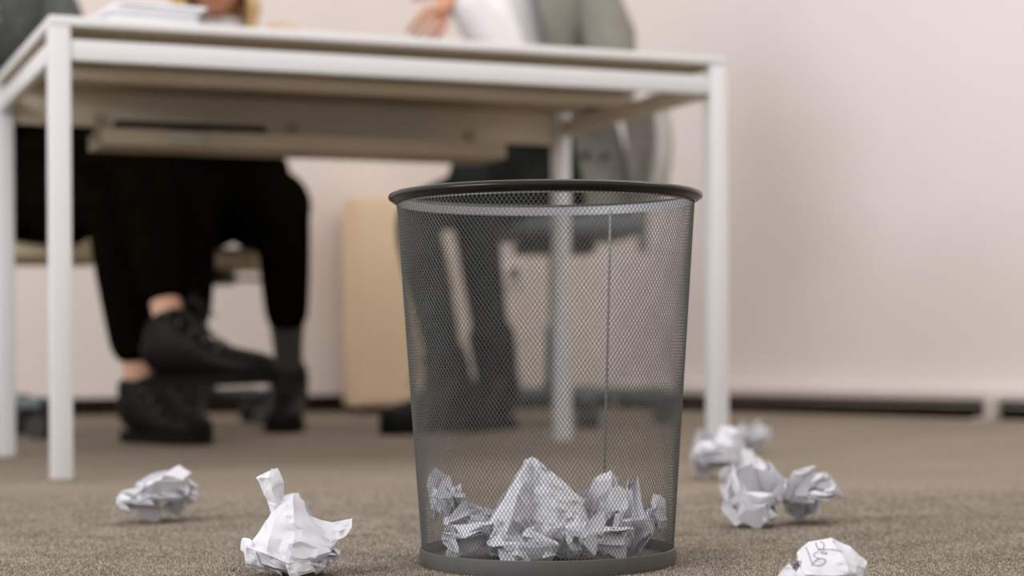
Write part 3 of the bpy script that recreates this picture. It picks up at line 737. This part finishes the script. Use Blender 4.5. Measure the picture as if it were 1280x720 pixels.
# welded seam up the back
bm = bmesh.new(); ths = math.atan2(0.125, 0.070)
for q in range(1):
    pa = Vector(((rad(Z0) - 0.0008) * math.cos(ths), (rad(Z0) - 0.0008) * math.sin(ths), Z0)); pb = Vector(((RT - 0.0008) * math.cos(ths), (RT - 0.0008) * math.sin(ths), Z1))
    tt = Vector((-math.sin(ths), math.cos(ths), 0)) * 0.0011; nn = Vector((math.cos(ths), math.sin(ths), 0)) * 0.0005
    lo = [bm.verts.new(pa + e) for e in (tt + nn, -tt + nn, -tt - nn, tt - nn)]; hi = [bm.verts.new(pb + e) for e in (tt + nn, -tt + nn, -tt - nn, tt - nn)]
    bm.faces.new(lo); bm.faces.new(hi)
    for k_ in range(4): bm.faces.new((lo[k_], lo[(k_ + 1) % 4], hi[(k_ + 1) % 4], hi[k_]))
obj('seam', bm, M['mesh'], binr)

# ------------------------------------------------------------------ crumpled paper
def crumple_bm(seed, R=0.045, sheet=(0.15, 0.20), extra=5, squeeze=(1, 1, 1), wob=0.0012, detail=2):
    """fold a real sheet by reflecting it in random planes until it fits a ball: every face stays flat paper"""
    r = random.Random(seed); bm = bmesh.new()
    a, b = sheet[0] / 2, sheet[1] / 2
    bm.faces.new([bm.verts.new(p) for p in ((-a, -b, 0), (a, -b, 0), (a, b, 0), (-a, b, 0))])
    def fold(n, d):
        g = bm.verts[:] + bm.edges[:] + bm.faces[:]
        bmesh.ops.bisect_plane(bm, geom=g, dist=1e-6, plane_co=n * d, plane_no=n)
        for v in bm.verts:
            q = v.co.dot(n) - d
            if q > 1e-6: v.co -= 2 * q * n
    it = 0
    while it < 60:
        far = max(bm.verts, key=lambda v: v.co.length)
        if far.co.length < R: break
        n = (far.co.normalized() + Vector((r.gauss(0, .33), r.gauss(0, .33), r.gauss(0, .55)))).normalized()
        ext = max(v.co.dot(n) for v in bm.verts)
        d = max(R * r.uniform(0.62, 0.92), ext * r.uniform(0.5, 0.66))
        if d >= ext: d = ext * 0.8
        fold(n, d); it += 1
    for k_ in range(extra):
        n = Vector((r.gauss(0, 1), r.gauss(0, 1), r.gauss(0, 1))).normalized()
        ext = max(v.co.dot(n) for v in bm.verts)
        fold(n, ext * r.uniform(0.72, 0.9))
    bmesh.ops.triangulate(bm, faces=bm.faces[:])
    for _ in range(detail):
        es = [e for e in bm.edges if e.calc_length() > 0.007]
        if not es: break
        bmesh.ops.subdivide_edges(bm, edges=es, cuts=1, use_grid_fill=False)
        bmesh.ops.triangulate(bm, faces=bm.faces[:])
    o1 = Vector((seed * 7.1, 3.3, seed))
    for v in bm.verts:
        p = v.co
        q = Vector((noise.noise(p * 55 + o1), noise.noise(p * 55 + o1 + Vector((9, 0, 0))), noise.noise(p * 55 + o1 + Vector((0, 9, 0)))))
        q2 = Vector((noise.noise(p * 170 + o1), noise.noise(p * 170 + o1 + Vector((5, 0, 0))), noise.noise(p * 170 + o1 + Vector((0, 5, 0)))))
        v.co = p + q * wob * 2.2 + q2 * wob * 0.6
    lo = Vector([min(v.co[k_] for v in bm.verts) for k_ in range(3)]); hi = Vector([max(v.co[k_] for v in bm.verts) for k_ in range(3)])
    return bm, lo, hi

def paper_ball(seed, c, size, label, rz=0.0, z=0.0, extra=4, group=None, rot=None, taper=0.0, **kw):
    """c: (x,y) on what carries it, size: (w,d,h) in metres"""
    bm, lo, hi = crumple_bm(seed, extra=extra, **kw)
    if rot: bmesh.ops.rotate(bm, cent=(0, 0, 0), matrix=Matrix.Rotation(rot[0], 3, 'X') @ Matrix.Rotation(rot[1], 3, 'Y'), verts=bm.verts[:])
    lo = Vector([min(v.co[k_] for v in bm.verts) for k_ in range(3)]); hi = Vector([max(v.co[k_] for v in bm.verts) for k_ in range(3)])
    for v in bm.verts:
        p = v.co
        v.co = Vector(((p.x - (lo.x + hi.x) / 2) / (hi.x - lo.x) * size[0], (p.y - (lo.y + hi.y) / 2) / (hi.y - lo.y) * size[1], (p.z - lo.z) / (hi.z - lo.z) * size[2]))
        h_ = v.co.z / size[2]; k_ = 1 - taper * h_; v.co.x *= k_; v.co.y *= k_
    me = bpy.data.meshes.new('paper_ball')
    for f in bm.faces: f.smooth = True
    for e in bm.edges:
        if len(e.link_faces) == 2 and e.calc_face_angle(0) > math.radians(22): e.smooth = False
    bm.to_mesh(me); bm.free()
    o = link('paper_ball', me, M['paper'])
    o.location = (c[0], c[1], z); o.rotation_euler = (0, 0, rz)
    return tag(o, label, 'paper ball', group)

def gx(px, Y): return (px - 640) / F_PX * Y
G = 'crumpled paper balls on the carpet'
paper_ball(204, (gx(196, 2.19), 2.19), (0.100, 0.085, 0.070), 'crumpled paper ball on the carpet farthest to the left', 0.3, group=G)
paper_ball(23, (gx(943, 2.09), 2.09), (0.072, 0.07, 0.077), 'jagged crumpled paper ball right of the bin, touching the rounder ball', 0.9, group=G)
paper_ball(228, (gx(1017, 2.11), 2.12), (0.076, 0.07, 0.070), 'compact round paper ball in the middle of the carpet right of the bin', 0.2, group=G, sheet=(0.18, 0.24), extra=3)
paper_ball(41, (gx(919, 2.50), 2.46), (0.062, 0.065, 0.070), 'blurred pale paper ball just behind the jagged ball', 1.9, group=G)
paper_ball(52, (gx(897, 2.85), 2.85), (0.098, 0.085, 0.085), 'wide blurred paper ball with a flat flap next to the bin edge', 0.4, group=G)
paper_ball(64, (gx(938, 3.55), 3.5), (0.070, 0.07, 0.068), 'farthest small paper ball beside the right desk leg', 0.4, group=G)

# the tall one with the twisted flap: built sheet by sheet around a folded core
def sheet_paper(Y, pcx, base_py, sheets, core, label, seed, ink=None, z0=0.0, group=None, amp=1.0):
    """paper built from a folded core and hand-laid creased sheets; rows are (x, y, depth mm) in picture units at distance Y"""
    s = Y / F_PX; org = Vector((gx(pcx, Y), Y, z0))
    bm, lo, hi = crumple_bm(seed, extra=6)
    for v in bm.verts:
        p = v.co
        v.co = Vector(((p.x - (lo.x + hi.x) / 2) / (hi.x - lo.x) * core[0] + core[3], (p.y - (lo.y + hi.y) / 2) / (hi.y - lo.y) * core[1] + core[4], (p.z - lo.z) / (hi.z - lo.z) * core[2]))
    def q(px, py, dy): return Vector(((px - pcx) * s, dy * 0.001, max(0.001, (base_py - py) * s)))
    o1 = Vector((3, 1, 7)) * seed * .1
    for S in sheets:
        b2 = bmesh.new()
        rows = [[b2.verts.new(q(*p)) for p in row] for row in S]
        for A, B in zip(rows, rows[1:]):
            for i in range(len(A) - 1):
                b2.faces.new((A[i], A[i + 1], B[i + 1])); b2.faces.new((A[i], B[i + 1], B[i]))
        bmesh.ops.subdivide_edges(b2, edges=b2.edges[:], cuts=5, use_grid_fill=True)
        bmesh.ops.triangulate(b2, faces=b2.faces[:])
        for v in b2.verts:
            p = v.co.copy()
            for fr, am in ((60, 0.0030), (150, 0.0014)):
                # ridged noise gives creases with flat paper between them
                rg = 0.5 - abs(noise.noise(p * fr + o1)) * 2
                v.co += Vector((noise.noise(p * fr * .6 + o1 * 2) * .5, -rg, noise.noise(p * fr * .6 + o1 * 3) * .5)) * am * amp
            v.co.z = max(v.co.z, 0.0004)
        me2 = bpy.data.meshes.new('t'); b2.to_mesh(me2); b2.free(); bm.from_mesh(me2); bpy.data.meshes.remove(me2)
    bm.normal_update()
    tree = BVHTree.FromBMesh(bm)
    me = bpy.data.meshes.new('paper_ball')
    for f in bm.faces: f.smooth = True
    for e in bm.edges:
        if len(e.link_faces) == 2 and e.calc_face_angle(0) > math.radians(24): e.smooth = False
    bm.to_mesh(me); bm.free()
    o = link('paper_ball', me, M['paper']); o.location = org
    tag(o, label, 'paper ball', group or G)
    if ink:   # pen strokes laid on the paper surface
        eye = Vector((0, 0, EYE)) - org
        for st_ in ink:
            pts = []
            # smooth the stroke (Catmull-Rom)
            P_ = [st_[0]] + list(st_) + [st_[-1]]
            for a_, b_, c_, d_ in zip(P_, P_[1:], P_[2:], P_[3:]):
                for k_ in range(6):
                    t = k_ / 6
                    f_ = lambda i: 0.5 * ((2 * b_[i]) + (-a_[i] + c_[i]) * t + (2 * a_[i] - 5 * b_[i] + 4 * c_[i] - d_[i]) * t * t + (-a_[i] + 3 * b_[i] - 3 * c_[i] + d_[i]) * t ** 3)
                    pts.append((f_(0), f_(1)))
            pts.append(st_[-1]); hits = []
            for x, y in pts:
                tgt = at(x, y, Y) - org; h = tree.ray_cast(eye, (tgt - eye).normalized())
                if h[0] is not None: hits.append(h[0] + (eye - h[0]).normalized() * 0.00015)
            if len(hits) > 2:
                b3 = bmesh.new(); tube(b3, hits, 0.00032, 5); obj('pen_stroke', b3, M['ink'], o)
    return o

sheet_paper(1.67, 370, 719, [
    [[(342, 634, -2), (352, 620, -4), (366, 616, -2), (377, 624, 4)],
     [(334, 646, -14), (348, 640, -20), (370, 640, -22), (386, 645, -6)],
     [(321, 668, -24), (341, 667, -34), (372, 668, -36), (400, 662, -18)],
     [(313, 678, -30), (340, 684, -42), (366, 696, -42), (414, 684, -26)],
     [(330, 696, -30), (352, 702, -36), (366, 707, -34), (408, 694, -22)],
     [(336, 704, -16), (356, 710, -22), (372, 716, -22), (400, 706, -14)]],
    [[(340, 640, -4), (353, 642, -8), (358, 634, 2)],
     [(333, 622, -6), (347, 624, -12), (354, 618, 2)],
     [(326, 608, -6), (341, 606, -14), (353, 604, 0)],
     [(320, 594, -6), (337, 594, -13), (353, 600, 0)],
     [(331, 591, -3), (338, 585, -6), (346, 583, 2)],
     [(333, 590, 6), (339, 583, 4), (346, 597, 6)]],
    [[(354, 617, 2), (362, 616, 6), (370, 615, 8), (376, 626, 8)],
     [(350, 636, -10), (360, 628, -12), (372, 632, -6), (381, 643, 4)],
     [(346, 646, -14), (360, 644, -20), (376, 650, -14), (388, 650, 2)]],
    [[(380, 642, 6), (398, 649, 10), (412, 653, 6), (439, 647, 2)],
     [(388, 652, -4), (402, 658, -2), (420, 662, -4), (438, 658, -2)],
     [(396, 664, -16), (408, 668, -14), (424, 670, -10), (432, 668, -4)],
     [(404, 680, -22), (412, 682, -20), (418, 678, -14), (422, 676, -8)],
     [(404, 694, -18), (412, 694, -16), (416, 686, -10), (418, 684, -6)]],
    [[(302, 676, -8), (305, 669, -14), (315, 669, -22), (320, 670, -28)],
     [(302, 684, -10), (308, 676, -20), (314, 678, -28), (326, 684, -36)],
     [(306, 686, -12), (312, 686, -22), (312, 698, -28), (332, 700, -30)],
     [(312, 700, -8), (318, 704, -16), (326, 708, -20), (344, 708, -20)]],
    [[(362, 698, -40), (372, 694, -40), (386, 690, -34)],
     [(364, 708, -38), (376, 706, -40), (392, 700, -30)],
     [(368, 718.2, -36), (377, 712, -38), (398, 708, -28)]],
    [[(352, 622, 8), (366, 618, 12), (376, 626, 10)],
     [(332, 648, 14), (362, 640, 22), (392, 650, 14)],
     [(318, 676, 20), (362, 676, 34), (412, 680, 22)],
     [(326, 706, 14), (362, 712, 24), (404, 706, 16)]]],
    (0.080, 0.07, 0.040, 0, 0), 'crumpled paper with a tall twisted flap standing up, left of the bin', 97)

sheet_paper(1.50, 1024, 748, [
    [[(1002, 700, 26), (1020, 684, 32), (1044, 682, 32), (1062, 700, 26)],
     [(996, 692, 6), (1012, 678, 10), (1040, 673, 10), (1063, 684, 6)],
     [(992, 699, -10), (1005, 683, -10), (1040, 680, -12), (1066, 696, -8)],
     [(994, 706, -22), (1010, 696, -26), (1050, 697, -28), (1066, 704, -18)],
     [(998, 712, -30), (1014, 711, -36), (1050, 712, -36), (1060, 712, -26)],
     [(1002, 724, -22), (1018, 728, -26), (1046, 728, -26), (1056, 722, -20)]],
    [[(966, 726, -10), (974, 708, -12), (982, 699, -14)], [(976, 738, -16), (984, 724, -20), (986, 710, -18)], [(992, 744, -18), (996, 730, -24), (1000, 716, -26)]],
    [[(1063, 684, 4), (1072, 694, 2), (1081, 702, 0)], [(1060, 702, -16), (1070, 706, -12), (1078, 710, -6)], [(1054, 730, -18), (1066, 730, -14), (1072, 726, -8)]],
    [[(986, 716, -26), (992, 704, -22), (998, 698, -16)], [(990, 730, -26), (998, 722, -30), (1004, 712, -30)]]],
    (0.062, 0.055, 0.036, 0, 0), 'handwritten crumpled paper ball nearest the camera, cut by the bottom edge', 78,
    ink=[[(1020, 678), (1021, 683), (1024, 686), (1028, 687), (1030, 683), (1029, 679), (1025, 677)],
         [(1029, 687), (1022, 687.5)], [(1029, 687), (1040, 687), (1046, 688), (1053, 690)],
         [(1034, 692), (1030, 690), (1026, 690.5), (1031, 693), (1034, 691)],
         [(1023, 690), (1018, 692), (1018, 696), (1024, 698), (1030, 699), (1032, 702), (1028, 706), (1020, 707), (1017, 704), (1021, 700), (1026, 698)],
         [(1042.5, 676), (1042.5, 679)], [(1007, 684), (1011, 692), (1016, 708)],
         [(992, 705), (997, 706), (1001, 709)], [(998, 700), (997, 705), (993, 707)], [(1001, 700), (1000, 706), (998, 709)], [(995, 701), (1002, 704)],
         [(995, 692), (997, 689), (998, 688)]])

# inside the bin
GB = 'crumpled paper inside the wastebasket'
ZB = 0.007
def inbin(seed, px, Y, top, bot, wpx, dep, label, rz, taper=0.0):
    sc_ = Y / F_PX
    zt = EYE - (top - CY) * sc_; zb = max(ZB, EYE - (bot - CY) * sc_)
    paper_ball(seed, (gx(px, Y), Y), (wpx * sc_, dep, zt - zb), label, rz, zb, group=GB, taper=taper, extra=2)
sheet_paper(1.755, 670, 695, [
    [[(648, 584, 4), (654, 574, 0), (664, 572, 6), (672, 575, 0), (680, 584, 6)],
     [(636, 606, 2), (650, 604, -20), (668, 600, -4), (682, 596, -18), (702, 600, 4)],
     [(620, 632, -6), (640, 628, -34), (664, 640, -14), (694, 624, -36), (724, 622, -2)],
     [(608, 662, -14), (634, 656, -44), (662, 670, -18), (700, 652, -46), (738, 652, -12)],
     [(604, 690, -8), (636, 692, -30), (664, 693, -24), (700, 692, -36), (738, 688, -14)]],
    [[(652, 580, 10), (662, 574, 10), (676, 580, 10)],
     [(632, 612, 20), (664, 610, 26), (702, 602, 18)],
     [(612, 650, 26), (664, 650, 38), (732, 640, 24)],
     [(606, 690, 20), (664, 692, 36), (736, 690, 22)]],
    [[(612, 648, -24), (622, 640, -30), (634, 652, -34)], [(604, 668, -28), (620, 664, -38), (640, 672, -40)], [(612, 690, -22), (626, 686, -34), (644, 692, -34)]],
    [[(690, 640, -34), (712, 634, -32), (736, 644, -20)], [(682, 664, -40), (710, 662, -42), (744, 668, -24)], [(690, 690, -32), (712, 688, -36), (738, 692, -20)]]],
    (0.085, 0.075, 0.05, 0, 0), 'tallest paper ball in the bin, a broad peak in the middle', 101, z0=ZB, group=GB, amp=2.3)
inbin(201, 592, 1.745, 628, 720, 92, 0.085, 'left paper ball in the bin resting on the bottom', 0.0, 0.2)
inbin(127, 557, 1.79, 584, 652, 50, 0.045, 'small square paper scrap perched highest at the left inside the bin', 0.0)
inbin(131, 748, 1.80, 588, 720, 118, 0.085, 'paper ball with a rounded top right of the peak in the bin', 0.0, 0.35)
inbin(205, 800, 1.745, 598, 704, 72, 0.075, 'paper ball against the right side inside the bin', 0.0, 0.2)
inbin(157, 652, 1.685, 655, 720, 92, 0.055, 'low front paper ball at the bottom centre of the bin', 0.0)
inbin(163, 748, 1.690, 632, 720, 88, 0.05, 'low front paper ball right of the bottom centre in the bin', 0.0)
inbin(204, 700, 1.83, 622, 720, 130, 0.05, 'paper ball at the back of the bin, between the peak and the rounded one', 0.0)
